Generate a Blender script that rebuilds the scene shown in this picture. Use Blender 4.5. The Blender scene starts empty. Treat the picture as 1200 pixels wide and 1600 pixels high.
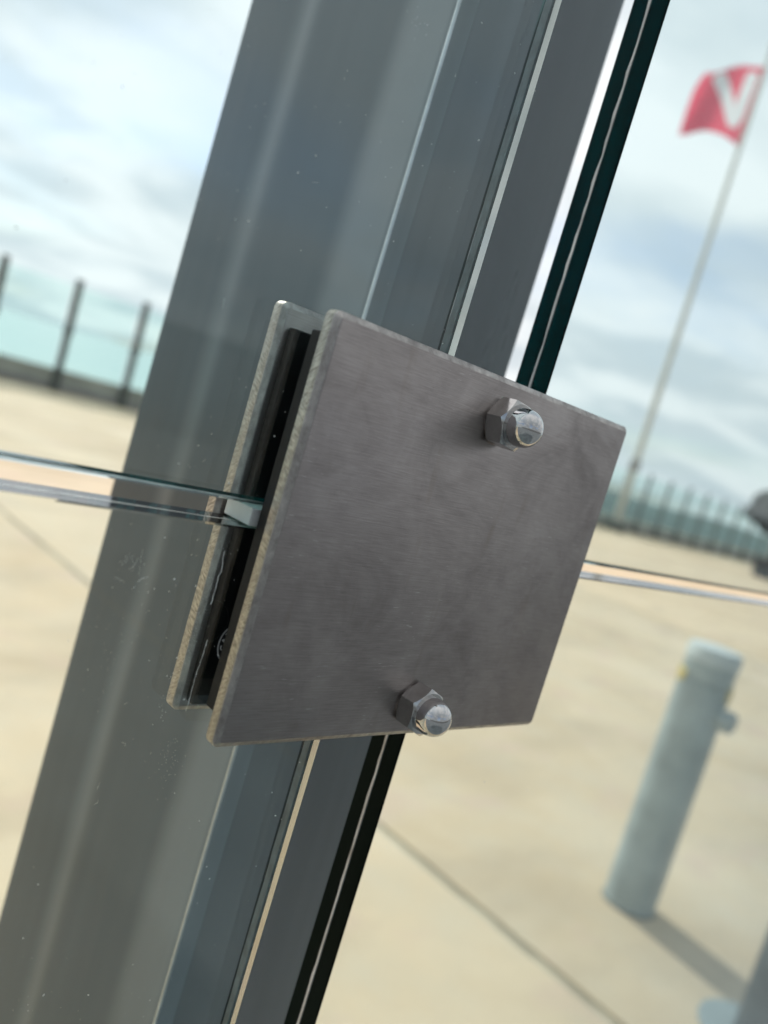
import bpy, bmesh, math, random
from mathutils import Vector, Matrix, noise as mnoise
R = math.radians
random.seed(11)
S = bpy.context.scene
COL = S.collection
Z0 = 1.4                                   # height of the clamp's centre above the terrace

# ------------------------------------------------------------------ camera
yaw, pitch, roll = 0.7760, -0.1032, 0.2908
fw = Vector((math.sin(yaw)*math.cos(pitch), math.cos(yaw)*math.cos(pitch), math.sin(pitch)))
r0 = Vector((math.cos(yaw), -math.sin(yaw), 0)); u0 = r0.cross(fw)
rt = math.cos(roll)*r0 + math.sin(roll)*u0
up = -math.sin(roll)*r0 + math.cos(roll)*u0
cam = bpy.data.cameras.new('camera'); co = bpy.data.objects.new('camera', cam); COL.objects.link(co)
co.matrix_world = Matrix(((rt.x, up.x, -fw.x, -0.1715), (rt.y, up.y, -fw.y, -0.1429),
                          (rt.z, up.z, -fw.z, Z0 + 0.0304), (0, 0, 0, 1)))
cam.sensor_fit = 'VERTICAL'; cam.sensor_height = 36; cam.lens = 36*1299.5/1600
cam.clip_start = 0.01; cam.clip_end = 40000
cam.dof.use_dof = True; cam.dof.focus_distance = 0.212; cam.dof.aperture_fstop = 9.5
S.camera = co

# ------------------------------------------------------------------ sky, sun, exposure
SUN_EL, SUN_AZ = R(42), R(-8)              # azimuth from +Y towards -X
sd = Vector((math.sin(-SUN_AZ)*math.cos(SUN_EL), math.cos(SUN_AZ)*math.cos(SUN_EL), math.sin(SUN_EL)))
W = bpy.data.worlds.new('World'); S.world = W; W.use_nodes = True
nt = W.node_tree; N = nt.nodes; L = nt.links
for n in list(N): N.remove(n)
def nd(t, **kw):
    n = N.new(t)
    for k, v in kw.items():
        if k == 'i':
            for a, b in v.items(): n.inputs[a].default_value = b
        else: setattr(n, k, v)
    return n
out = nd('ShaderNodeOutputWorld'); bg = nd('ShaderNodeBackground'); bg.inputs[1].default_value = 0.1
L.new(bg.outputs[0], out.inputs[0])
sky = nd('ShaderNodeTexSky', sky_type='NISHITA', sun_disc=False, sun_elevation=SUN_EL, sun_rotation=SUN_AZ,
         altitude=50, air_density=1.0, dust_density=1.5, ozone_density=1.5)
tc = nd('ShaderNodeTexCoord'); sx = nd('ShaderNodeSeparateXYZ'); L.new(tc.outputs['Generated'], sx.inputs[0])
zc = nd('ShaderNodeMath', operation='MAXIMUM', i={1: 0.0}); L.new(sx.outputs[2], zc.inputs[0])
za = nd('ShaderNodeMath', operation='ADD', i={1: 0.16}); L.new(zc.outputs[0], za.inputs[0])
dx = nd('ShaderNodeMath', operation='DIVIDE'); L.new(sx.outputs[0], dx.inputs[0]); L.new(za.outputs[0], dx.inputs[1])
dy = nd('ShaderNodeMath', operation='DIVIDE'); L.new(sx.outputs[1], dy.inputs[0]); L.new(za.outputs[0], dy.inputs[1])
cb = nd('ShaderNodeCombineXYZ'); L.new(dx.outputs[0], cb.inputs[0]); L.new(dy.outputs[0], cb.inputs[1])
n1 = nd('ShaderNodeTexNoise', i={'Scale': 0.75, 'Detail': 6.0, 'Roughness': 0.5, 'Distortion': 0.3}); L.new(cb.outputs[0], n1.inputs['Vector'])
n2 = nd('ShaderNodeTexNoise', i={'Scale': 1.5, 'Detail': 6.0, 'Roughness': 0.5, 'Distortion': 0.4}); L.new(cb.outputs[0], n2.inputs['Vector'])
cov = nd('ShaderNodeMapRange', interpolation_type='SMOOTHSTEP', i={1: 0.30, 2: 0.52, 3: 0.35, 4: 1.0}); L.new(n1.outputs[0], cov.inputs[0])
dens = nd('ShaderNodeMapRange', interpolation_type='SMOOTHSTEP', i={1: 0.38, 2: 0.62, 3: 0.0, 4: 1.0}); L.new(n2.outputs[0], dens.inputs[0])
dot = nd('ShaderNodeVectorMath', operation='DOT_PRODUCT'); dot.inputs[1].default_value = sd; L.new(tc.outputs['Generated'], dot.inputs[0])
glow = nd('ShaderNodeMapRange', interpolation_type='SMOOTHSTEP', i={1: -0.8, 2: 1.0, 3: 0.42, 4: 1.10}); L.new(dot.outputs['Value'], glow.inputs[0])
cc = nd('ShaderNodeMix', data_type='RGBA'); cc.inputs[6].default_value = (4.15, 4.6, 4.85, 1); cc.inputs[7].default_value = (5.95, 6.15, 6.2, 1)
L.new(dens.outputs[0], cc.inputs[0])
cg = nd('ShaderNodeVectorMath', operation='SCALE'); L.new(cc.outputs[2], cg.inputs[0]); L.new(glow.outputs[0], cg.inputs['Scale'])
mx = nd('ShaderNodeMix', data_type='RGBA'); L.new(cov.outputs[0], mx.inputs[0]); L.new(sky.outputs[0], mx.inputs[6]); L.new(cg.outputs[0], mx.inputs[7])
L.new(mx.outputs[2], bg.inputs[0])
sun = bpy.data.lights.new('sun', 'SUN'); sun.energy = 2.6; sun.angle = R(3); sun.color = (1, 0.95, 0.87)
so = bpy.data.objects.new('sun', sun); COL.objects.link(so); so.rotation_euler = sd.to_track_quat('Z', 'Y').to_euler()
so.location = (0, 10, 20)
S.view_settings.view_transform = 'Standard'; S.view_settings.look = 'None'
S.view_settings.gamma = 1; S.view_settings.use_curve_mapping = False; S.view_settings.exposure = 0.72
S.render.engine = 'CYCLES'
cy = S.cycles
cy.use_denoising = True; cy.max_bounces = 90; cy.transmission_bounces = 80; cy.glossy_bounces = 80; cy.diffuse_bounces = 4
cy.transparent_max_bounces = 16; cy.caustics_refractive = True; cy.caustics_reflective = True
cy.sample_clamp_indirect = 6; cy.blur_glossy = 0.3

# ------------------------------------------------------------------ helpers
def tag(o, label=None, cat=None, group=None, kind=None):
    if label: o['label'] = label
    if cat: o['category'] = cat
    if group: o['group'] = group
    if kind: o['kind'] = kind
    return o
def link(name, me, mats=None, parent=None):
    o = bpy.data.objects.new(name, me); COL.objects.link(o)
    for m in (mats or []): me.materials.append(m)
    if parent: o.parent = parent
    return o
def obj(name, bm, mats, parent=None, smooth=False, loc=None):
    if not isinstance(mats, (list, tuple)): mats = [mats]
    me = bpy.data.meshes.new(name); bmesh.ops.recalc_face_normals(bm, faces=bm.faces)
    if smooth:
        for f in bm.faces: f.smooth = True
    bm.to_mesh(me); bm.free()
    o = link(name, me, mats, parent)
    if loc: o.location = loc
    return o
def empty(name, loc=(0, 0, 0)):
    o = bpy.data.objects.new(name, None); COL.objects.link(o); o.location = loc; o.empty_display_size = 0.05
    return o
def box(bm, x0, x1, y0, y1, z0, z1, bev=0, mat=0):
    vs = [bm.verts.new((x, y, z)) for x in (x0, x1) for y in (y0, y1) for z in (z0, z1)]
    fs = [(0, 1, 3, 2), (4, 6, 7, 5), (0, 4, 5, 1), (2, 3, 7, 6), (0, 2, 6, 4), (1, 5, 7, 3)]
    faces = [bm.faces.new([vs[i] for i in f]) for f in fs]
    for f in faces: f.material_index = mat
    if bev:
        es = list({e for f in faces for e in f.edges})
        bmesh.ops.bevel(bm, geom=es, offset=bev, segments=2, affect='EDGES', profile=0.5)
    return faces
def ringloft(bm, rings, cap0=True, cap1=True, closed=True):
    R_ = [[bm.verts.new(p) for p in r] for r in rings]
    n = len(R_[0])
    for a, b in zip(R_, R_[1:]):
        for i in range(n if closed else n-1):
            j = (i+1) % n
            bm.faces.new((a[i], a[j], b[j], b[i]))
    if cap0: bm.faces.new(R_[0][::-1])
    if cap1: bm.faces.new(R_[-1])
    return R_
def lathe(bm, prof, seg=32, c=(0, 0), axis='Z', lean=(0, 0)):
    rings = []
    for r, z in prof:
        r = max(r, 1e-5)
        ring = []
        for k in range(seg):
            a = 2*math.pi*k/seg
            if axis == 'Z': ring.append((c[0]+r*math.cos(a)+lean[0]*z, c[1]+r*math.sin(a)+lean[1]*z, z))
            else: ring.append((c[0]+r*math.cos(a), z, c[1]+r*math.sin(a)))
        rings.append(ring)
    return ringloft(bm, rings)
def sharp(o, ang=35):
    me = o.data
    for p in me.polygons: p.use_smooth = True
    me.set_sharp_from_angle(angle=R(ang))
    return o

# ------------------------------------------------------------------ materials
class MB:
    def __init__(s, name):
        s.m = bpy.data.materials.new(name); s.m.use_nodes = True
        s.t = s.m.node_tree; s.n = s.t.nodes; s.l = s.t.links
        s.b = s.n['Principled BSDF']; s.o = s.n['Material Output']
        s.tc = s.n.new('ShaderNodeTexCoord')
    def node(s, t, **kw):
        n = s.n.new(t)
        for k, v in kw.items():
            if k == 'i':
                for a, b in v.items(): n.inputs[a].default_value = b
            else: setattr(n, k, v)
        return n
    def set(s, **kw):
        for k, v in kw.items(): s.b.inputs[k.replace('_', ' ')].default_value = v
        return s
    def coords(s, scale=(1, 1, 1), rot=(0, 0, 0), src='Object'):
        m = s.node('ShaderNodeMapping'); m.inputs['Scale'].default_value = scale; m.inputs['Rotation'].default_value = rot
        s.l.new(s.tc.outputs[src], m.inputs[0]); return m.outputs[0]
    def noise(s, scale, vec=None, detail=5, rough=0.55, dist=0):
        n = s.node('ShaderNodeTexNoise', i={'Scale': scale, 'Detail': detail, 'Roughness': rough, 'Distortion': dist})
        s.l.new(vec if vec else s.tc.outputs['Object'], n.inputs['Vector']); return n.outputs[0]
    def ramp(s, fac, a, b, lo, hi):
        r = s.node('ShaderNodeValToRGB'); e = r.color_ramp.elements
        e[0].position, e[1].position = lo, hi
        e[0].color = (*a, 1) if len(a) == 3 else a; e[1].color = (*b, 1) if len(b) == 3 else b
        s.l.new(fac, r.inputs[0]); return r.outputs[0]
    def mr(s, fac, lo, hi, a, b):
        r = s.node('ShaderNodeMapRange', i={1: lo, 2: hi, 3: a, 4: b}); s.l.new(fac, r.inputs[0]); return r.outputs[0]
    def mix(s, fac, a, b, mode='MIX'):
        m = s.node('ShaderNodeMix', data_type='RGBA', blend_type=mode)
        for k, v in ((0, fac), (6, a), (7, b)):
            if isinstance(v, (int, float)): m.inputs[k].default_value = v
            elif isinstance(v, tuple): m.inputs[k].default_value = (*v, 1)
            else: s.l.new(v, m.inputs[k])
        return m.outputs[2]
    def bump(s, h, strength=0.3, dist=0.001, normal=None):
        b = s.node('ShaderNodeBump', i={'Strength': strength, 'Distance': dist}); s.l.new(h, b.inputs['Height'])
        if normal: s.l.new(normal, b.inputs['Normal'])
        return b.outputs[0]
    def to(s, sock, out): s.l.new(out, s.b.inputs[sock]); return s

def plain(name, col, rough=0.6, metal=0, var=0.12, sc=8, bump=0.0, bd=0.002):
    m = MB(name); m.set(Roughness=rough, Metallic=metal)
    n = m.noise(sc, detail=6)
    m.to('Base Color', m.ramp(n, tuple(c*(1-var) for c in col), tuple(min(1, c*(1+var)) for c in col), 0.3, 0.7))
    if bump: m.to('Normal', m.bump(m.noise(sc*6), bump, bd))
    return m.m

# brushed, tarnished stainless plate face
def mat_plate():
    m = MB('tarnished_brushed_steel'); m.set(Metallic=1.0)
    grain = m.noise(1.0, m.coords((120, 120, 2600)), detail=4, rough=0.6)
    cloud = m.noise(55, detail=5, rough=0.6, dist=0.6)
    fine = m.noise(420, detail=5, rough=0.7)
    base = m.ramp(cloud, (0.270, 0.238, 0.228), (0.405, 0.366, 0.352), 0.30, 0.70)
    base = m.mix(0.35, base, m.ramp(grain, (0.23, 0.21, 0.205), (0.46, 0.425, 0.415), 0.3, 0.7))
    # short scratches
    sc = m.noise(1.0, m.coords((260, 1, 2400), rot=(0, R(14), 0)), detail=2, rough=0.4)
    sc2 = m.noise(1.0, m.coords((330, 1, 3000), rot=(0, R(-20), 0)), detail=2, rough=0.4)
    smud = m.noise(24, m.coords((1, 1, 1.6), rot=(0, 0.5, 0)), detail=6, rough=0.7, dist=1.2)
    base = m.mix(m.mr(smud, 0.50, 0.68, 0, 0.26), base, (0.16, 0.142, 0.138))
    base = m.mix(m.mr(smud, 0.44, 0.32, 0, 0.22), base, (0.40, 0.375, 0.37))
    msk = m.node('ShaderNodeMath', operation='MULTIPLY'); m.l.new(m.mr(sc, 0.66, 0.74, 0, 0.8), msk.inputs[0]); m.l.new(m.mr(m.noise(45, detail=3), 0.52, 0.66, 0.05, 1), msk.inputs[1])
    base = m.mix(msk.outputs[0], base, (0.66, 0.64, 0.62))
    base = m.mix(m.mr(sc2, 0.29, 0.22, 0, 0.5), base, (0.15, 0.14, 0.14))
    # brown run-off stains with their own shape
    st = m.noise(1.0, m.coords((150, 1, 30)), detail=3)
    base = m.mix(m.mr(st, 0.62, 0.78, 0, 0.30), base, (0.22, 0.175, 0.135))
    m.to('Base Color', base)
    m.to('Roughness', m.mr(smud, 0.32, 0.68, 0.38, 0.55))
    b1 = m.bump(grain, 0.22, 0.00012)
    b2 = m.bump(sc, 0.10, 0.0002, b1)
    m.to('Normal', b2)
    return m.m
# saw-cut plate edges
def mat_edge(tint):
    m = MB('saw_cut_steel_edge'); m.set(Metallic=1.0, Roughness=0.42)
    def strokes(ang, fine, seed):
        mp = m.node('ShaderNodeMapping'); mp.inputs['Scale'].default_value = (800, 430, fine); mp.inputs['Location'].default_value = (seed, seed, 0)
        m.l.new(m.coords((1, 1, 1), rot=(R(ang), 0, 0)), mp.inputs[0])
        return m.noise(1.0, mp.outputs[0], detail=3, rough=0.6)
    a_ = strokes(34, 1700, 0); b_ = strokes(-24, 1400, 5)
    sel = m.mr(m.noise(1, m.coords((40, 40, 45)), detail=3), 0.40, 0.60, 0, 1)
    mixn = m.node('ShaderNodeMix', data_type='FLOAT'); m.l.new(sel, mixn.inputs[0]); m.l.new(a_, mixn.inputs[2]); m.l.new(b_, mixn.inputs[3])
    lines = mixn.outputs[0]
    base = m.ramp(lines, tuple(c*0.42 for c in tint), tint, 0.36, 0.66)
    big = m.noise(60, detail=3)
    base = m.mix(m.mr(big, 0.4, 0.65, 0, 0.5), base, tuple(c*0.62 for c in tint))
    m.to('Base Color', base); m.to('Normal', m.bump(lines, 0.35, 0.0003))
    m.to('Roughness', m.mr(lines, 0.2, 0.8, 0.5, 0.34))
    return m.m
def mat_chrome():
    m = MB('polished_steel'); m.set(Metallic=1.0)
    m.to('Base Color', m.ramp(m.noise(300), (0.52, 0.51, 0.51), (0.62, 0.61, 0.61), 0.3, 0.7))
    m.to('Roughness', m.mr(m.noise(900, detail=3), 0.35, 0.75, 0.05, 0.16))
    m.to('Normal', m.bump(m.noise(500, detail=2), 0.05, 0.0001))
    return m.m
def mat_hex():
    m = MB('dull_steel'); m.set(Metallic=1.0)
    m.to('Base Color', m.ramp(m.noise(250), (0.42, 0.41, 0.40), (0.54, 0.53, 0.52), 0.3, 0.7))
    m.to('Roughness', m.mr(m.noise(700), 0.3, 0.7, 0.10, 0.22))
    return m.m
def mat_glass(ar=9.0, ag=2.2, ab=2.2):
    m = MB('green_float_glass'); m.n.remove(m.b)
    g = m.node('ShaderNodeBsdfGlass'); g.inputs['IOR'].default_value = 1.5; g.inputs['Roughness'].default_value = 0.0
    v = m.node('ShaderNodeVolumeAbsorption')
    # transmission per metre: colour c with density d absorbs (1-c)*d
    d = ar*1.02; v.inputs['Density'].default_value = d
    v.inputs['Color'].default_value = (1-ar/d, 1-ag/d, 1-ab/d, 1)
    m.n.remove(m.tc)
    m.l.new(g.outputs[0], m.o.inputs['Surface']); m.l.new(v.outputs[0], m.o.inputs['Volume'])
    return m.m
def mat_glass_edge(name, lo, hi):
    m = MB(name); m.n.remove(m.b)
    g = m.node('ShaderNodeBsdfGlass'); g.inputs['IOR'].default_value = 1.28; g.inputs['Roughness'].default_value = 0.03
    m.l.new(m.ramp(m.noise(1, m.coords((60, 60, 9)), detail=3), lo, hi, 0.3, 0.7), g.inputs['Color'])
    v = m.node('ShaderNodeVolumeAbsorption'); v.inputs['Density'].default_value = 9.2; v.inputs['Color'].default_value = (1-9/9.2, 1-2.2/9.2, 1-2.2/9.2, 1)
    m.l.new(g.outputs[0], m.o.inputs['Surface']); m.l.new(v.outputs[0], m.o.inputs['Volume'])
    return m.m
def mat_paint(name, lo, hi, r0_, r1_):
    m = MB(name); m.set(Metallic=0.0, Specular_IOR_Level=0.5, Coat_Weight=0.15, Coat_Roughness=0.15)
    n = m.noise(1, m.coords((90, 90, 3)), detail=4)
    base = m.ramp(n, lo, hi, 0.3, 0.7)
    smear = m.noise(1, m.coords((30, 30, 5), rot=(0.2, 0.3, 0)), detail=5, rough=0.65)
    base = m.mix(m.mr(smear, 0.56, 0.74, 0, 0.35), base, tuple(min(1, c*1.6+0.01) for c in hi))
    m.to('Base Color', base)
    m.to('Roughness', m.mr(smear, 0.3, 0.7, r0_, r1_))
    b = m.bump(m.noise(1, m.coords((26, 26, 3.2)), detail=2), 0.25, 0.0014)
    m.to('Normal', m.bump(m.noise(300, detail=2), 0.03, 0.0002, b))
    return m.m
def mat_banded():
    """grey paint, with soft upright bands painted lighter to stand in for reflections"""
    m = MB('grey_paint_reflection_bands'); m.set(Specular_IOR_Level=0.5, Coat_Weight=0.15, Coat_Roughness=0.15)
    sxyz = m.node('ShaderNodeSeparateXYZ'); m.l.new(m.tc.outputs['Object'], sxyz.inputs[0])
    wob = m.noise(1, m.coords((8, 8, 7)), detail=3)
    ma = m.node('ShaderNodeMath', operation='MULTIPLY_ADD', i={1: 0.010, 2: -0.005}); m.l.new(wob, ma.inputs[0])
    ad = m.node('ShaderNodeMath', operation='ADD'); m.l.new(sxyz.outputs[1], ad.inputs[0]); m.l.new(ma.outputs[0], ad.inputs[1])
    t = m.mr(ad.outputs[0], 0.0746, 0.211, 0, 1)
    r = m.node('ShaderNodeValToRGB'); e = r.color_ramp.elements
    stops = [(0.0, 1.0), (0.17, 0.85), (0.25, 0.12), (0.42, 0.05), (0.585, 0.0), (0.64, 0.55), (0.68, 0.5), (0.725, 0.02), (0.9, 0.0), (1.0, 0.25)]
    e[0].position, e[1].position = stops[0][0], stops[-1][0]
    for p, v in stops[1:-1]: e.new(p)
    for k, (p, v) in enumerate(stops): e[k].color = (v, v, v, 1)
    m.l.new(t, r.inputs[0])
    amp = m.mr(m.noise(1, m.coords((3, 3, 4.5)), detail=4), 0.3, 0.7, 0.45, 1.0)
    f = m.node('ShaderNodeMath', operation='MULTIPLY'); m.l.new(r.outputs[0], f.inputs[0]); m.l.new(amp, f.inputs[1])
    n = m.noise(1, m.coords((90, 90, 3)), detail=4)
    base = m.mix(f.outputs[0], m.ramp(n, (0.020, 0.042, 0.058), (0.032, 0.056, 0.074), 0.3, 0.7), (0.140, 0.176, 0.200))  # lighter tone mixed in along the painted reflection bands
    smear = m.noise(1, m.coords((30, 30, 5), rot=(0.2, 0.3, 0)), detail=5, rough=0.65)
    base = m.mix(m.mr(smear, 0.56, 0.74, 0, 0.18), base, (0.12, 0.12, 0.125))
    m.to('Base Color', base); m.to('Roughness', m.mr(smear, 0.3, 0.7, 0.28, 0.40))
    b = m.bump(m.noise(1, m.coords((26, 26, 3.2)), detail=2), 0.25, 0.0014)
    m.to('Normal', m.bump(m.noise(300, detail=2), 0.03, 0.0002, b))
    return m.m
def mat_slab():
    m = MB('sandy_concrete'); m.set(Roughness=0.85)
    big = m.noise(0.55, detail=6, rough=0.62, dist=0.5)
    mid = m.noise(3.0, detail=6, rough=0.65)
    fine = m.noise(160, detail=3, rough=0.7)
    base = m.ramp(big, (0.54, 0.395, 0.245), (0.73, 0.580, 0.410), 0.32, 0.70)
    base = m.mix(m.mr(mid, 0.45, 0.75, 0, 0.5), base, (0.56, 0.49, 0.385))
    pink = m.noise(1.7, m.coords((1, 1.6, 1), rot=(0, 0, 0.7)), detail=4)
    st = m.noise(0.9, m.coords((1, 2.2, 1), rot=(0, 0, -0.4)), detail=5, rough=0.6)
    base = m.mix(m.mr(st, 0.50, 0.68, 0, 0.6), base, (0.44, 0.335, 0.225))
    base = m.mix(m.mr(pink, 0.56, 0.74, 0, 0.75), base, (0.60, 0.42, 0.33))
    base = m.mix(m.mr(fine, 0.3, 0.7, 0.0, 0.25), base, (0.30, 0.26, 0.19))
    oi = m.node('ShaderNodeObjectInfo')
    tone = m.ramp(oi.outputs['Random'], (0.93, 0.96, 0.98), (1.0, 0.985, 0.95), 0.0, 1.0)
    m.to('Base Color', m.mix(1.0, base, tone, 'MULTIPLY'))
    m.to('Normal', m.bump(fine, 0.35, 0.003))
    return m.m
def mat_sea():
    m = MB('pale_sea_water'); m.set(Roughness=0.22, IOR=1.33, Base_Color=(0.38, 0.50, 0.50, 1))
    m.to('Normal', m.bump(m.noise(0.08, detail=4), 0.15, 1.0))
    return m.m
def mat_cloth(col):
    m = MB('flag_cloth'); m.n.remove(m.b)
    d = m.node('ShaderNodeBsdfDiffuse'); t = m.node('ShaderNodeBsdfTranslucent'); x = m.node('ShaderNodeMixShader'); x.inputs[0].default_value = 0.5
    c = m.ramp(m.noise(3), tuple(v*0.9 for v in col), col, 0.3, 0.7)
    m.l.new(c, d.inputs[0]); m.l.new(c, t.inputs[0])
    m.l.new(d.outputs[0], x.inputs[1]); m.l.new(t.outputs[0], x.inputs[2]); m.l.new(x.outputs[0], m.o.inputs['Surface'])
    return m.m
def mat_screen():
    m = MB('teal_screen_glass'); m.n.remove(m.b)
    g = m.node('ShaderNodeBsdfGlass'); g.inputs['IOR'].default_value = 1.3; g.inputs['Roughness'].default_value = 0.0
    m.l.new(m.ramp(m.noise(0.8), (0.90, 0.975, 0.96), (0.92, 0.98, 0.97), 0.3, 0.7), g.inputs['Color'])
    m.l.new(g.outputs[0], m.o.inputs['Surface']); return m.m

M_PLATE = mat_plate(); M_EDGE = mat_edge((0.54, 0.505, 0.445)); M_CHROME = mat_chrome(); M_HEX = mat_hex()
M_GLASS = mat_glass(); M_GEDGE = mat_glass_edge('dull_ground_glass_edge', (0.15, 0.28, 0.29), (0.27, 0.42, 0.43)); M_GEDGEP = mat_glass_edge('pale_ground_glass_edge', (0.38, 0.37, 0.345), (0.56, 0.53, 0.49)); M_PAINT = mat_paint('dark_grey_paint', (0.040, 0.048, 0.055), (0.052, 0.060, 0.068), 0.28, 0.40); M_PAINTL = mat_paint('grey_paint_lit_strip', (0.20, 0.215, 0.235), (0.24, 0.255, 0.275), 0.28, 0.40)
M_PAINTM = mat_paint('grey_paint_lit_front', (0.118, 0.124, 0.140), (0.145, 0.150, 0.168), 0.25, 0.36); M_BARE = plain('worn_bare_edge', (0.75, 0.76, 0.76), 0.3, 1.0, var=0.15, sc=120); M_SLAB = mat_slab()
M_DARKSLAB = plain('unseen_dark_paving', (0.135, 0.152, 0.160), 0.8, var=0.3, sc=1.5, bump=0.2)  # unseen viewer-side slabs, made dark to weaken reflections
M_ADDED_CLAD = plain('added_wall_cladding', (0.09, 0.095, 0.10), 0.6, var=0.2, sc=2)
M_RUBBER = plain('black_rubber', (0.005, 0.005, 0.006), 0.6, var=0.3, sc=200, bump=0.2, bd=0.0003)
M_INTER = plain('cloudy_interlayer', (0.44, 0.45, 0.445), 0.14, var=0.5, sc=90)
M_INTER.node_tree.nodes['Principled BSDF'].inputs['IOR'].default_value = 2.0
M_SPACER = plain('pale_grey_plastic', (0.55, 0.56, 0.56), 0.5, var=0.1, sc=100)
M_SEAL = plain('grey_edge_sealant', (0.13, 0.15, 0.165), 0.5, var=0.35, sc=180)
M_DUST = plain('pale_dust', (0.80, 0.82, 0.80), 0.9, var=0.15, sc=400)
M_PRINT = plain('white_glass_print', (0.36, 0.37, 0.37), 0.8, var=0.25, sc=900)
M_JOINT = plain('grey_joint_filler', (0.34, 0.31, 0.24), 0.9, var=0.4, sc=5, bump=0.3)
M_BOLL = plain('pale_grey_painted_steel', (0.33, 0.39, 0.40), 0.38, var=0.22, sc=5, bump=0.15)
M_BOLLCAP = plain('pale_cap_paint', (0.52, 0.57, 0.57), 0.5, var=0.08, sc=10)
M_YEL = plain('worn_yellow_tape', (0.55, 0.44, 0.16), 0.6, var=0.3, sc=30)
M_FPOST = plain('dark_grey_post_paint', (0.085, 0.10, 0.092), 0.8, var=0.2)
M_WALL = plain('grey_rendered_wall', (0.40, 0.42, 0.385), 0.85, var=0.25, sc=1.2, bump=0.3, bd=0.01)
M_WALLD = plain('dark_wall_foot', (0.26, 0.255, 0.255), 0.85, var=0.2, sc=2)
M_SCREEN = mat_screen()
M_POLE = plain('white_flagpole_paint', (0.62, 0.60, 0.53), 0.5, var=0.1)
M_RED = mat_cloth((0.80, 0.09, 0.15)); M_WHITE = mat_cloth((0.80, 0.78, 0.80))
M_LEAF = plain('dark_evergreen_leaf', (0.014, 0.022, 0.020), 0.9, var=0.5, sc=3)
M_BARK = plain('pale_bark', (0.30, 0.29, 0.27), 0.9, var=0.2, sc=12)
M_POT = plain('dark_planter', (0.02, 0.022, 0.025), 0.8, var=0.2)
M_BLACK = plain('near_black_paint', (0.035, 0.045, 0.05), 0.4, var=0.2)
M_PAD = plain('pale_base_paint', (0.20, 0.25, 0.265), 0.55, var=0.1)
M_SEA = mat_sea(); M_HEAD = plain('dark_scrub_land', (0.055, 0.085, 0.085), 0.95, var=0.4, sc=0.01)

# ------------------------------------------------------------------ terrace and sea
bm = bmesh.new(); vs = [bm.verts.new(p) for p in ((-15000, -15000, -14), (15000, -15000, -14), (15000, 15000, -14), (-15000, 15000, -14))]; bm.faces.new(vs)
tag(obj('sea', bm, M_SEA), 'pale calm sea reaching the horizon beyond the terrace', 'sea', kind='structure')
JX, SW = 2.12, 8.0
bm = bmesh.new(); hv = []
for k in range(61):
    t = k/60; a = R(2+44*t)
    e = min(1, t*4.0)*min(1, (1-t)*6)
    wob = 1+0.08*mnoise.noise(Vector((t*7, 8, 0)))
    hz = 1.2+2.6*mnoise.noise(Vector((t*9, 3, 0)))
    row = []
    for d, z in ((300, -15), (380, -9.5), (520, -4), (720, hz), (1000, -16)):
        zz = -15.5+(z+15.5)*e
        row.append((d*wob*math.cos(a), d*wob*math.sin(a), zz))
    hv.append(row)
ringloft(bm, hv, False, False, closed=False)
tag(obj('headland', bm, M_HEAD, smooth=True), 'low dark headland on the horizon behind the fence', 'headland', kind='structure')
bm = bmesh.new(); box(bm, -32, 74, -26, 20.2, -16, -0.009)
terrace = tag(obj('terrace', bm, M_JOINT), 'sandy concrete terrace of large slabs', 'terrace', kind='structure')
JW = 0.018
xs = [JX + SW*k for k in range(-4, 10)]; ys = [-25.6, -13, -0.25, 8.2, 20.0]
for i in range(len(xs)-1):
    for j in range(len(ys)-1):
        bm = bmesh.new()
        w2, d2 = (xs[i+1]-xs[i])/2-JW, (ys[j+1]-ys[j])/2-JW
        box(bm, -w2, w2, -d2, d2, -0.10, 0.0)
        bmesh.ops.bevel(bm, geom=[e for e in bm.edges if all(v.co.z > -0.01 for v in e.verts)], offset=0.006, segments=2, affect='EDGES')
        o = obj('slab', bm, M_SLAB if j > 1 else M_DARKSLAB, terrace, loc=((xs[i]+xs[i+1])/2, (ys[j]+ys[j+1])/2, random.uniform(-0.0015, 0.0015)))

# ------------------------------------------------------------------ steel post behind the glass
PX0, PX1, PY0, PY1 = 0.0042, 0.0865, 0.0746, 0.211
def post_profile():
    pts = []
    def arc(cx_, cy_, r, a0, a1, n=6):
        for k in range(n+1):
            a = R(a0 + (a1-a0)*k/n); pts.append((cx_+r*math.cos(a), cy_+r*math.sin(a)))
    def mark(m_):                                  # material of the stretch that ends here
        while len(mats) < len(pts): mats.append(m_)
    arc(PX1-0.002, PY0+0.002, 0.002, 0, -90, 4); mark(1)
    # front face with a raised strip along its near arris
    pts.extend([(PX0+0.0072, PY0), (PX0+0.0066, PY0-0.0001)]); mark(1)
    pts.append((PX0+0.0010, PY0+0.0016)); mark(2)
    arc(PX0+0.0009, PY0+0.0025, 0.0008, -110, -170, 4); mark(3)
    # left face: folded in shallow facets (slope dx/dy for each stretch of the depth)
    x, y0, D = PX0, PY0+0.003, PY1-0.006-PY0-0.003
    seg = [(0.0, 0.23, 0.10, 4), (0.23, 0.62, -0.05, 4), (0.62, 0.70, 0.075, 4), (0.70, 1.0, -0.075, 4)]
    n = 120
    for k in range(1, n):
        t = k/n; sl = 0.0; wsum = 0.0; mi = 0
        for a, b, m_, q in seg:
            w_ = max(0.0, min(t+0.03, b)-max(t-0.03, a)); sl += m_*w_; wsum += w_
            if a < t <= b: mi = q
        x += sl/max(wsum, 1e-6)*D/n
        pts.append((x, y0+D*t)); mark(mi)
    arc(PX0+0.006, PY1-0.006, 0.006, 180, 90, 6)
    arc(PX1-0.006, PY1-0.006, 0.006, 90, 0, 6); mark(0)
    return pts
mats = []
pp = post_profile()
bm = bmesh.new()
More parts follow.
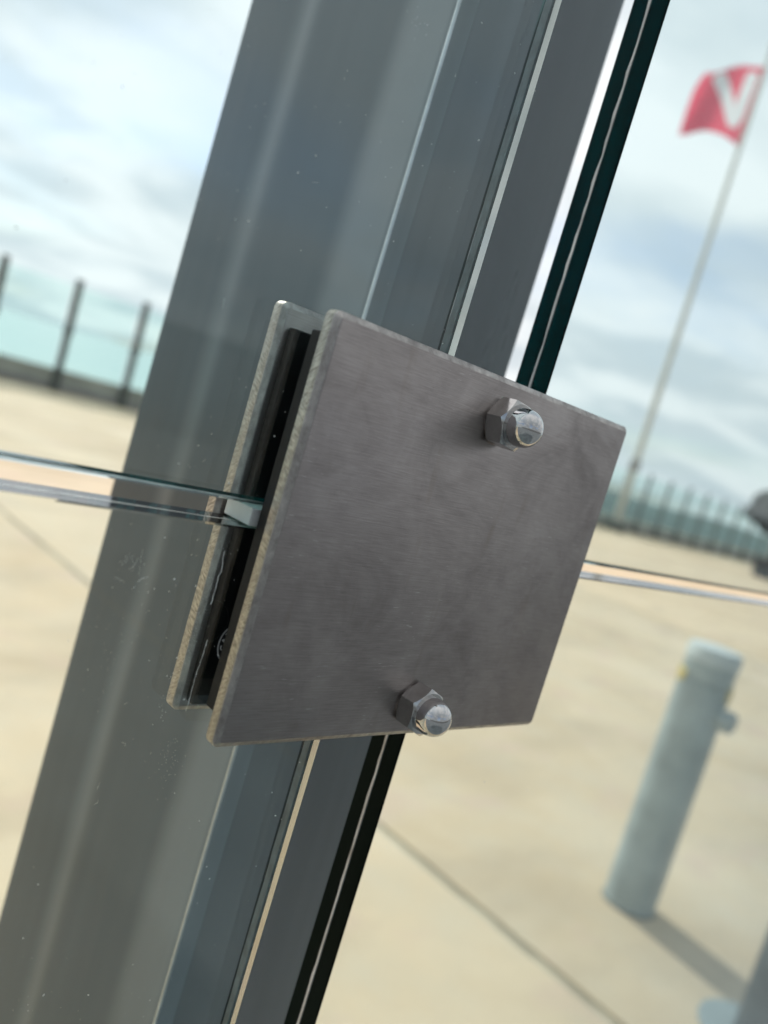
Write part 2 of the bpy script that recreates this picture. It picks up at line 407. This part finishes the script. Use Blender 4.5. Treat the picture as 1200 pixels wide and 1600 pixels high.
rr_ = ringloft(bm, [[(x+(z-1.5)*0.012, y, z) for x, y in pp] for z in (0.0, 3.2)])
bm.faces.ensure_lookup_table()
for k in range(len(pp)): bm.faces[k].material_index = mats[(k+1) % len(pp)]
post = sharp(obj('steel_post', bm, [M_PAINT, M_PAINTM, M_PAINTL, M_BARE, mat_banded()]), 40)  # front face and strip colours are lightened to stand in for reflected light
tag(post, 'thick grey painted steel post standing behind the glass panes', 'post')

# ------------------------------------------------------------------ glass panes
GY0, GY1 = 0.0090, 0.0215
def speck_mesh(bm, x, z, s, y):
    n = random.randint(4, 6); a0 = random.random()*6.3; el = random.uniform(0.5, 1.0); ro = random.random()*3.14
    ring = []
    for k in range(n):
        a = a0+6.283*k/n; rr = s*random.uniform(0.5, 1)
        u, v = rr*math.cos(a), rr*el*math.sin(a)
        ring.append((x+u*math.cos(ro)-v*math.sin(ro), z+u*math.sin(ro)+v*math.cos(ro)))
    f0 = [bm.verts.new((p[0], y, p[1])) for p in ring]
    top = bm.verts.new((x, y-s*0.5, z))
    for k in range(n): bm.faces.new((f0[k], f0[(k+1) % n], top))
    bm.faces.new(f0[::-1])
def fibre(bm, pts, r, y):
    prev = None
    for i, (x, z) in enumerate(pts):
        q = pts[min(i+1, len(pts)-1)]; p = pts[max(i-1, 0)]
        d = Vector((q[0]-p[0], q[1]-p[1])).normalized(); nrm = Vector((-d.y, d.x))
        rr = r*random.uniform(0.4, 1.2)
        cur = [bm.verts.new((x+nrm.x*rr, y, z+nrm.y*rr)), bm.verts.new((x, y-rr, z)), bm.verts.new((x-nrm.x*rr, y, z-nrm.y*rr))]
        if prev:
            for a in range(3): bm.faces.new((prev[a], prev[(a+1) % 3], cur[(a+1) % 3], cur[a]))
        prev = cur
def strip(name, parent, along, a0, a1, fixed, inward, seed, w=0.0004, coff=0.0, mat=None):
    """wavy interlayer ribbon standing a hair proud of a pane's cut edge"""
    bm = bmesh.new(); rings = []; n = max(int((a1-a0)/0.004), 4)
    ym = (GY0+GY1)/2+coff
    for k in range(n+1):
        a = a0+(a1-a0)*k/n
        nz = mnoise.noise(Vector((a*55, seed, 0))); n2 = mnoise.noise(Vector((a*160, seed+7, 0)))
        if along == 'x': nz *= 0.25; n2 *= 0.25
        wy = w*(1+(0.5*nz+0.5*n2)*min(1, 0.0006/w)); c = ym+0.00022*nz+0.00018*n2
        pr = (0.00025+0.0002*n2) if along == 'z' else 0.00006; dp_ = 0.0005 if along == 'z' else 0.0002
        sq = [(-inward*pr, c-wy), (-inward*pr, c+wy), (inward*dp_, c+wy*0.8), (inward*dp_, c-wy*0.8)]
        if along == 'z': rings.append([(fixed+s, y, a) for s, y in sq])
        else: rings.append([(a, y, fixed+s) for s, y in sq])
    ringloft(bm, rings)
    return obj(name, bm, mat or M_INTER, parent, smooth=False)
def pane(x0, x1, z0, z1, label, vedge, hedge, seed):
    bm = bmesh.new()
    box(bm, x0, x1, GY0, GY1, z0, z1)
    bmesh.ops.bevel(bm, geom=list(bm.edges), offset=0.0004, segments=1, affect='EDGES')
    for f in bm.faces:
        if all(abs(v.co.x-vedge) < 0.00045 for v in f.verts): f.material_index = 1
    o = tag(obj('glass_sheet', bm, [M_GLASS, M_GEDGEP if vedge == x1 else M_GEDGE]), label, 'glass sheet', 'glass sheets held by the steel clamp')
    if vedge == x1: strip('edge_sealant', o, 'z', z0+0.002, z1-0.002, vedge, -1, seed, 0.0029, 0.0022, M_SEAL)
    else: strip('interlayer', o, 'z', z0+0.002, z1-0.002, vedge, 1, seed)
    strip('interlayer', o, 'x', x0+0.002, x1-0.002, hedge, 1 if hedge == z0 else -1, seed+3)
    return o
PUL = pane(-1.25, -0.0138, Z0+0.0046, Z0+1.35, 'glass sheet above the joint to the left, over the post', -0.0138, Z0+0.0046, 1)
PLL = pane(-1.25, -0.0205, 0.03, Z0-0.0011, 'glass sheet below the joint to the left, with a round stamp', -0.0205, Z0-0.0011, 2)
PUR = pane(0.0272, 1.30, Z0+0.0040, Z0+1.35, 'glass sheet above the joint to the right, showing the red flag', 0.0272, Z0+0.0040, 3)
PLR = pane(0.0120, 1.30, 0.03, Z0-0.0010, 'glass sheet below the joint to the right, showing the grey bollard', 0.0120, Z0-0.0010, 4)

def dust_for(p, region, n, big=0.00028, extra=None):
    bm = bmesh.new()
    for _ in range(n):
        x = random.uniform(region[0], region[1]); z = Z0+random.uniform(region[2], region[3])
        if abs(x) < 0.0605 and abs(z-Z0) < 0.05: continue
        if mnoise.noise(Vector((x*22, z*22, 3))) + 0.4*mnoise.noise(Vector((x*90, z*90, 1))) < random.uniform(-0.35, 0.35): continue
        s = 0.00009+big*1.5*random.random()**4
        speck_mesh(bm, x, z, s, GY0-0.00005)
    if extra: extra(bm)
    return tag(obj('dust_specks', bm, M_DUST, p), kind='stuff')
def curl(bm, x, z, size, turns, r):
    """a short irregular scratch"""
    pts = []; a = random.gauss(1.1, 0.6); px_, pz_ = x, z; n = 9
    for k in range(n):
        pts.append((px_, pz_)); a += random.gauss(0, 0.28); px_ += size*math.cos(a)/n; pz_ += size*math.sin(a)/n
    fibre(bm, pts, r, GY0-0.00005)
def ex_ll(bm):
    for k in range(9):
        curl(bm, -0.0875+random.gauss(0, 0.0022), Z0-0.0145+random.gauss(0, 0.0022), random.uniform(0.0012, 0.004), 1, random.uniform(0.000015, 0.00004))
    for k in range(5):
        curl(bm, -0.083+random.gauss(0, 0.006), Z0-0.055+random.gauss(0, 0.012), random.uniform(0.0008, 0.003), 1, random.uniform(0.00002, 0.00004))
    # crumbs of old sealant beside the gasket
    z = -0.006; x = -0.0665
    while z > -0.047:
        for _ in range(3): speck_mesh(bm, x+random.gauss(0, 0.0007), Z0+z+random.gauss(0, 0.0006), random.uniform(0.00003, 0.00016), GY0-0.00005)
        x += random.gauss(-0.00002, 0.00025); z -= random.uniform(0.0004, 0.0016)
    pts = []; x, z = -0.0665, -0.007
    for k in range(22): pts.append((x, Z0+z)); x += random.gauss(0, 0.00018); z -= 0.0006
    fibre(bm, pts, 0.00010, GY0-0.00005)
    pts = []; x, z = -0.0645, -0.028
    for k in range(30): pts.append((x, Z0+z)); x += random.gauss(0, 0.00006); z -= 0.0006
    fibre(bm, pts, 0.00006, GY0-0.00005)
    for k in range(80): speck_mesh(bm, -0.066+random.gauss(0, 0.0022), Z0-0.052-abs(random.gauss(0, 0.006)), random.uniform(0.00003, 0.00011), GY0-0.00005)
    for k in range(60): speck_mesh(bm, -0.0865+random.gauss(0, 0.003), Z0-0.030+random.gauss(0, 0.006), random.uniform(0.00003, 0.00009), GY0-0.00005)
def ex_ul(bm):
    for k in range(4):
        curl(bm, -0.078+random.gauss(0, 0.007), Z0+0.03+random.gauss(0, 0.016), random.uniform(0.0006, 0.0022), 1, random.uniform(0.00002, 0.00004))
    for k in range(26): speck_mesh(bm, -0.055+random.gauss(0, 0.002), Z0+0.115+random.gauss(0, 0.0015), random.uniform(0.00004, 0.00013), GY0-0.00005)
dust_for(PUL, (-0.16, -0.014, 0.006, 0.18), 520, 0.00022, ex_ul)
dust_for(PLL, (-0.16, -0.022, -0.17, -0.002), 760, 0.00022, ex_ll)
dust_for(PUR, (0.03, 0.5, 0.006, 0.3), 40, 0.0004)
dust_for(PLR, (0.014, 0.1, -0.17, -0.06), 30, 0.0002)

# round glass stamp, partly hidden under the front plate, on the lower left pane
SCX, SCZ, SR = -0.0556, -0.0288, 0.0058
bm = bmesh.new()
rings = [[], []]
for k in range(72):
    a = 2*math.pi*k/72
    for rr, lst in ((SR, rings[0]), (SR-0.00032, rings[1])): lst.append((SCX+rr*math.cos(a), GY0-0.00009, Z0+SCZ+rr*math.sin(a)))
ringloft(bm, rings, False, False)
stamp = obj('glass_stamp', bm, M_PRINT, PLL)
for ch, ang in (('S', 193), ('A', 170), ('F', 147)):
    cu = bpy.data.curves.new('stamp_letter', 'FONT'); cu.body = ch; cu.size = 0.0036; cu.align_x = 'CENTER'; cu.align_y = 'CENTER'; cu.extrude = 0.00002; cu.resolution_u = 3
    to = bpy.data.objects.new('tmp', cu); COL.objects.link(to)
    dg = bpy.context.evaluated_depsgraph_get(); me = bpy.data.meshes.new_from_object(to.evaluated_get(dg))
    bpy.data.objects.remove(to)
    o = link('stamp_letter', me, [M_PRINT], stamp); me.materials.clear(); me.materials.append(M_PRINT)
    a = R(ang); rr = SR-0.0021
    o.matrix_local = Matrix.Translation((SCX+rr*math.cos(a), GY0-0.0001, Z0+SCZ+rr*math.sin(a))) @ Matrix.Rotation(R(90), 4, 'X') @ Matrix.Rotation(a-R(90), 4, 'Z')

# ------------------------------------------------------------------ the clamp
clamp = tag(empty('glass_clamp', (0, 0, Z0)), 'square brushed steel clamp of two plates bolted with two dome nuts', 'clamp')
def rrect(w, h, r, n=5):
    pts = []
    for cx_, cz_, a0 in ((w/2-r, h/2-r, 0), (-w/2+r, h/2-r, 90), (-w/2+r, -h/2+r, 180), (w/2-r, -h/2+r, 270)):
        for k in range(n+1):
            a = R(a0+90*k/n); pts.append((cx_+r*math.cos(a), cz_+r*math.sin(a)))
    return pts
def plate(name, y0, y1, ch):
    """y0 = face towards the viewer"""
    bm = bmesh.new(); prof = []
    s = 1
    for (y, ins) in ((y0, ch), (y0+ch*0.15, ch*0.80), (y0+ch*0.62, ch*0.12), (y0+ch*0.75, 0.0), (y1-ch*0.75, 0), (y1-ch*0.62, ch*0.12), (y1-ch*0.15, ch*0.80), (y1, ch)):
        prof.append([(x+0.0006, y, z) for x, z in rrect(0.1240-2*ins, 0.1012-2*ins, max(0.0019-ins, 0.0006), 5)])
    rr = ringloft(bm, prof)
    bm.faces.ensure_lookup_table()
    for f in bm.faces:
        ys = [v.co.y for v in f.verts]
        if max(ys) > y0+ch*0.76 and min(ys) < y1-ch*0.76: f.material_index = 1
        elif len(f.verts) == 4: f.material_index = 2
    return sharp(obj(name, bm, [M_PLATE, M_EDGE, M_BEVEL], clamp), 50)
mm = MB('worn_plate_bevel'); mm.set(Metallic=1.0, Roughness=0.38)
mm.to('Roughness', mm.mr(mm.noise(380, detail=4), 0.3, 0.7, 0.3, 0.55)); mm.to('Base Color', mm.ramp(mm.noise(1, mm.coords((300, 300, 170)), detail=6, rough=0.7), (0.24, 0.22, 0.21), (0.55, 0.52, 0.495), 0.3, 0.72)); mm.to('Normal', mm.bump(mm.noise(700), 0.5, 0.0004))
M_BEVEL = mm.m
plate('front_plate', 0.0, 0.005, 0.0015)
plate('back_plate', 0.0248, 0.0298, 0.0014)
def gasket(y0, y1, w, h, dx_=0, dz=0):
    bm = bmesh.new(); box(bm, -w/2+dx_, w/2+dx_, y0, y1, -h/2+dz, h/2+dz)
    bmesh.ops.bevel(bm, geom=list(bm.edges), offset=0.0003, segments=1, affect='EDGES')
    return obj('rubber_gasket', bm, M_RUBBER, clamp)
gasket(0.0051, 0.0088, 0.1195, 0.0895, -0.0005, 0.0008)
gasket(0.0217, 0.0247, 0.1175, 0.0925, 0, -0.0012)
M_RUBBER.node_tree.nodes['Principled BSDF'].inputs['Specular IOR Level'].default_value = 0.25
bm = bmesh.new(); box(bm, -0.0615, -0.045, 0.0100, 0.0209, -0.0008, 0.0034, 0.0003)
obj('spacer_block', bm, M_SPACER, clamp)
def dome_nut(z, rot, y=0.0):
    root = None
    A = 0.0060; H0 = 0.0062; seg = 96
    bm = bmesh.new()
    base, rim, inner = [], [], []
    for k in range(seg):
        th = 2*math.pi*k/seg
        q = ((th+math.pi/6) % (math.pi/3))-math.pi/6
        r = A/math.cos(q)
        h = H0-(r-A*0.97)*math.tan(R(32))
        hb = 0.0004+(r-A)*0.5
        c, s = math.cos(th+rot), math.sin(th+rot)
        base.append((r*c, y-hb, r*s)); rim.append((r*c, y-h, r*s)); inner.append((A*0.97*c, y-H0, A*0.97*s))
    foot = [(A*0.96*math.cos(2*math.pi*k/seg+rot), y+0.0002, A*0.96*math.sin(2*math.pi*k/seg+rot)) for k in range(seg)]
    lip = [(0.0050*math.cos(2*math.pi*k/seg+rot), y-H0, 0.0050*math.sin(2*math.pi*k/seg+rot)) for k in range(seg)]
    ringloft(bm, [foot, base, rim, inner, lip])
    nut = sharp(obj('dome_nut', bm, M_HEX, clamp, loc=(0.0003, 0, z)), 20)
    bm = bmesh.new(); prof = []
    rd = 0.0051
    prof = [(rd, y-H0+0.0003), (rd, y-0.0084)]
    for k in range(1, 15):
        a = R(90*k/14); prof.append((rd*math.cos(a), y-0.0084-rd*0.98*math.sin(a)))
    lathe(bm, prof, 64, axis='Y')
    d = sharp(obj('dome', bm, M_CHROME, nut), 50)
    return nut
dome_nut(0.0392, R(22)); dome_nut(-0.0412, R(4))
for z in (0.0392, -0.0412):
    bm = bmesh.new(); lathe(bm, [(0.004, 0.0), (0.004, 0.0330)], 20, c=(0.0003, z), axis='Y')
    sharp(obj('bolt', bm, M_HEX, clamp))
bm = bmesh.new(); box(bm, 0.012, 0.05, 0.0299, 0.0745, -0.02, 0.02, 0.001)
obj('post_bracket', bm, M_PAINT, clamp)

# ------------------------------------------------------------------ bollard
bx, by = 2.79, 1.065
u = Vector((bx+0.17, by+0.143)).normalized(); s_ = Vector((u.y, -u.x))
boll = tag(empty('bollard', (bx, by, 0)), 'pale grey pipe bollard with a capped top and worn yellow marks', 'bollard')
bm = bmesh.new(); lathe(bm, [(0.094, 0.0), (0.094, 0.875)], 40)
sharp(obj('pipe', bm, M_BOLL, boll))
bm = bmesh.new(); lathe(bm, [(0.088, 0.876), (0.091, 0.885), (0.091, 0.945), (0.0895, 0.9455)], 40)
sharp(obj('pipe_collar', bm, [M_BOLL], boll), 30)
bm = bmesh.new(); lathe(bm, [(0.0895, 0.946), (0.095, 0.948), (0.095, 0.985), (0.088, 1.002), (0.02, 1.012)], 40)
sharp(obj('cap', bm, [M_BOLLCAP], boll), 30)
bm = bmesh.new(); lathe(bm, [(0.099, 0.0), (0.099, 0.004), (0.095, 0.006)], 40); sharp(obj('base_ring', bm, M_FPOST, boll))
phl = math.atan2(-s_.y, -s_.x)
for a0, a1, z0, z1 in ((-0.7, 0.75, 0.860, 0.905), (math.pi-0.55, math.pi+0.4, 0.835, 0.880)):
    bm = bmesh.new(); rings = []
    for k in range(9):
        a = phl+a0+(a1-a0)*k/8; zo = 0.006*math.sin(k*1.9)
        rings.append([(rr*math.cos(a), rr*math.sin(a), z) for rr, z in ((0.0975, z0+zo), (0.0975, z1-zo), (0.09, z1-zo), (0.09, z0+zo))])
    ringloft(bm, rings); obj('yellow_tape', bm, M_YEL, boll)
bm = bmesh.new()
c_ = Vector((0.35, -0.94, 0)).normalized()
lathe(bm, [(0.032, 0), (0.034, 0.028), (0.040, 0.032), (0.040, 0.056), (0.034, 0.062)], 24)
k = obj('side_knob', bm, M_BOLL, boll); sharp(k)
dirk = Vector((s_.x*0.92-u.x*0.39, s_.y*0.92-u.y*0.39, 0.0))
k.matrix_local = Matrix.Translation(dirk*0.078+Vector((0, 0, 0.775))) @ dirk.to_track_quat('Z', 'Y').to_matrix().to_4x4()

# dark post and pale foot plate by the right corner of the picture
dp = tag(empty('dark_post', (2.515, 0.485, 0)), 'short dark post on a pale foot plate near the bollard', 'post')
bm = bmesh.new(); lathe(bm, [(0.055, 0.012), (0.055, 0.86), (0.048, 0.875), (0.01, 0.88)], 32); sharp(obj('post_tube', bm, M_BLACK, dp), 40)
bm = bmesh.new(); lathe(bm, [(0.155, 0.0), (0.155, 0.009), (0.150, 0.012)], 40); sharp(obj('foot_plate', bm, M_PAD, dp))

# ------------------------------------------------------------------ low wall and windbreak fence
def fy(x): return 18.6-0.06*(x-6)
FX0, FX1 = -14.0, 70.0
def along(bm, x0, x1, dy0, dy1, z0, z1):
    vs = []
    for x in (x0, x1):
        for dyy in (dy0, dy1):
            for z in (z0, z1): vs.append(bm.verts.new((x, fy(x)+dyy, z)))
    for f in ((0, 1, 3, 2), (4, 6, 7, 5), (0, 4, 5, 1), (2, 3, 7, 6), (0, 2, 6, 4), (1, 5, 7, 3)): bm.faces.new([vs[i] for i in f])
wall = tag(empty('low_wall', (6, 18.6, 0)), 'long low grey parapet wall under the glass windbreak', 'wall', kind='thing')
def rel(o, root): o.matrix_parent_inverse = Matrix.Translation(-root.location); return o
bm = bmesh.new(); along(bm, FX0, FX1, 0.05, 0.30, 0.14, 0.44); rel(obj('wall_body', bm, M_WALL, wall), wall)
bm = bmesh.new(); along(bm, FX0, FX1, 0.02, 0.33, 0.0, 0.139); rel(obj('wall_foot', bm, M_WALLD, wall), wall)
bm = bmesh.new(); along(bm, FX0, FX1, 0.03, 0.32, 0.441, 0.48); rel(obj('coping', bm, M_WALL, wall), wall)
fence = tag(empty('windbreak_fence', (6, 18.6, 0)), 'windbreak fence of teal glass panels between dark posts', 'fence')
SP = 1.57; x = 5.60-SP*12
pm = None
while x < FX1-1:
    bm = bmesh.new()
    if pm is None:
        box(bm, -0.075, 0.075, -0.05, 0.015, 0.0, 2.50); box(bm, -0.09, 0.09, -0.075, 0.017, 0.0, 0.50)
        box(bm, -0.095, 0.095, -0.065, 0.019, 1.30, 1.42)
        o = obj('fence_post', bm, M_FPOST, fence); pm = o.data
    else:
        bm.free(); o = bpy.data.objects.new('fence_post', pm); COL.objects.link(o); o.parent = fence
    o.location = (x, fy(x), 0); rel(o, fence)
    bm = bmesh.new(); along(bm, x+0.06, x+SP-0.06, 0.16, 0.172, 0.482, 2.36); rel(obj('screen_panel', bm, M_SCREEN, fence), fence)
    x += SP

# ------------------------------------------------------------------ flagpole and flag
fpx, fpy = 28.37, 16.62
pole = tag(empty('flagpole', (fpx, fpy, 0)), 'tall pale flagpole standing before the windbreak fence', 'flagpole')
bm = bmesh.new(); lathe(bm, [(0.15, 0.35), (0.135, 2.4), (0.11, 9), (0.075, 18.3)], 20); sharp(obj('pole_shaft', bm, M_POLE, pole))
bm = bmesh.new(); lathe(bm, [(0.42, 0), (0.42, 0.22), (0.30, 0.28), (0.28, 0.36)], 24); sharp(obj('pole_base', bm, M_FPOST, pole))
bm = bmesh.new(); lathe(bm, [(0.17, 2.35), (0.2, 2.42), (0.2, 2.75), (0.16, 2.82)], 20); sharp(obj('pole_collar', bm, M_BARK, pole))
bm = bmesh.new(); lathe(bm, [(0.05, 18.3), (0.12, 18.36), (0.14, 18.45), (0.1, 18.55), (0.01, 18.6)], 16); sharp(obj('finial', bm, M_POLE, pole), 50)
fu = Vector((fpx+0.17, fpy+0.143)).normalized(); fl = -Vector((fu.y, -fu.x))     # towards the left of the picture
def flag_pt(a, b):
    """a 0 hoist..1 fly, b 0 bottom..1 top"""
    wv = 0.26*math.sin(a*7.5+0.6+b*1.5)*(0.25+a)
    q = max(0.0, a-0.86)/0.14
    lat = 2.24*a-0.10*q*max(0, b-0.6)
    top = 17.66-0.52*a-0.8*q*q; bot = 14.72+0.32*math.sin(min(a/0.36, 1)*1.57)-0.16*max(0, a-0.36)/0.64
    h = bot+(top-bot)*b+0.05*math.sin(a*9+b*2)*a*(1-b)*b
    p = Vector((fpx, fpy, h)); d = fl*lat+fu*wv
    return Vector((p.x+d.x, p.y+d.y, p.z))
NA, NB = 100, 84
def stroke(a, b):
    # two legs meeting low near the hoist
    best = 9
    for (p, q) in (((0.16, 0.86), (0.19, 0.34)), ((0.66, 0.90), (0.30, 0.30)), ((0.19, 0.34), (0.24, 0.22)), ((0.24, 0.22), (0.30, 0.30))):
        d = Vector((q[0]-p[0], q[1]-p[1])); t = max(0, min(1, ((a-p[0])*d.x+(b-p[1])*d.y)/d.length_squared))
        best = min(best, math.hypot((a-p[0]-d.x*t)*0.72, b-p[1]-d.y*t))
    return best < 0.070
flag = None
for nm, mt, inside in (('flag', M_RED, False), ('emblem', M_WHITE, True)):
    bm = bmesh.new(); vv = {}
    def gv(i, j):
        if (i, j) not in vv: vv[(i, j)] = bm.verts.new(flag_pt(i/NA, j/NB))
        return vv[(i, j)]
    for i in range(NA):
        for j in range(NB):
            if stroke((i+0.5)/NA, (j+0.5)/NB) == inside: bm.faces.new((gv(i, j), gv(i+1, j), gv(i+1, j+1), gv(i, j+1)))
    o = obj(nm, bm, mt, flag, smooth=True)
    if not flag: flag = tag(o, 'red flag with a white V-shaped emblem flying from the pole', 'flag')

# ------------------------------------------------------------------ dark tree at the right edge of view
tx, ty = 29.75, 11.3
tree = tag(empty('round_tree', (tx, ty, 0)), 'dark round-crowned small tree in a planter before the fence', 'tree')
bm = bmesh.new()
ringloft(bm, [[(r*math.cos(2*math.pi*k/10)+0.04*math.sin(z*3), r*math.sin(2*math.pi*k/10), z) for k in range(10)] for r, z in ((0.11, 0.6), (0.085, 1.0), (0.075, 1.5), (0.05, 2.1))])
for k in range(5):
    a = k*1.3; ringloft(bm, [[(0.03*math.cos(q)+t*0.7*math.cos(a), 0.03*math.sin(q)+t*0.7*math.sin(a), 1.4+t*0.8) for q in (0, 1.57, 3.14, 4.71)] for t in (0, 1)])
obj('trunk', bm, M_BARK, tree, smooth=True)
bm = bmesh.new(); rng = random.Random(5)
for k in range(9000):
    d = Vector((rng.gauss(0, 1), rng.gauss(0, 1), rng.gauss(0, 1))).normalized()
    rr = (0.55+0.45*rng.random()**0.4)*(1+0.22*mnoise.noise(d*2.1))
    c = Vector((d.x*1.15*rr, d.y*1.15*rr, 2.3+d.z*0.85*rr)); sz = rng.uniform(0.06, 0.12)
    a = Vector((rng.gauss(0, 1), rng.gauss(0, 1), rng.gauss(0, 1))).normalized(); b = a.orthogonal().normalized()
    bm.faces.new([bm.verts.new(c+a*sz), bm.verts.new(c+b*sz*0.5), bm.verts.new(c-a*sz), bm.verts.new(c-b*sz*0.5)])
obj('crown', bm, M_LEAF, tree)
bm = bmesh.new(); lathe(bm, [(0.36, 0), (0.46, 0.58), (0.50, 0.60), (0.50, 0.66), (0.44, 0.66), (0.42, 0.58), (0.05, 0.58)], 24); sharp(obj('planter', bm, M_POT, tree), 40)

# ------------------------------------------------------------------ added low dark wall, out of view, to darken the glass reflections
added_wall = tag(empty('added_dark_wall', (6, -15.0, 0)), 'added low dark panelled wall, out of view, darkening reflections in the glass', 'wall', kind='thing')
bm = bmesh.new(); box(bm, -36, 48, -0.3, -0.05, 0.0, 2.0); obj('added_wall_core', bm, M_ADDED_CLAD, added_wall)
bm = bmesh.new(); box(bm, -36.1, 48.1, -0.36, 0.06, 2.001, 2.1); obj('coping', bm, M_FPOST, added_wall)
pm = None
for k in range(42):
    if pm is None:
        bm = bmesh.new(); box(bm, -0.98, 0.98, -0.049, 0.0, 0.05, 1.98, 0.008); o = obj('added_wall_panel', bm, M_ADDED_CLAD, added_wall); pm = o.data
    else:
        o = bpy.data.objects.new('added_wall_panel', pm); COL.objects.link(o); o.parent = added_wall
    o.location = (-35+k*2.0, random.uniform(0, 0.006), 0)
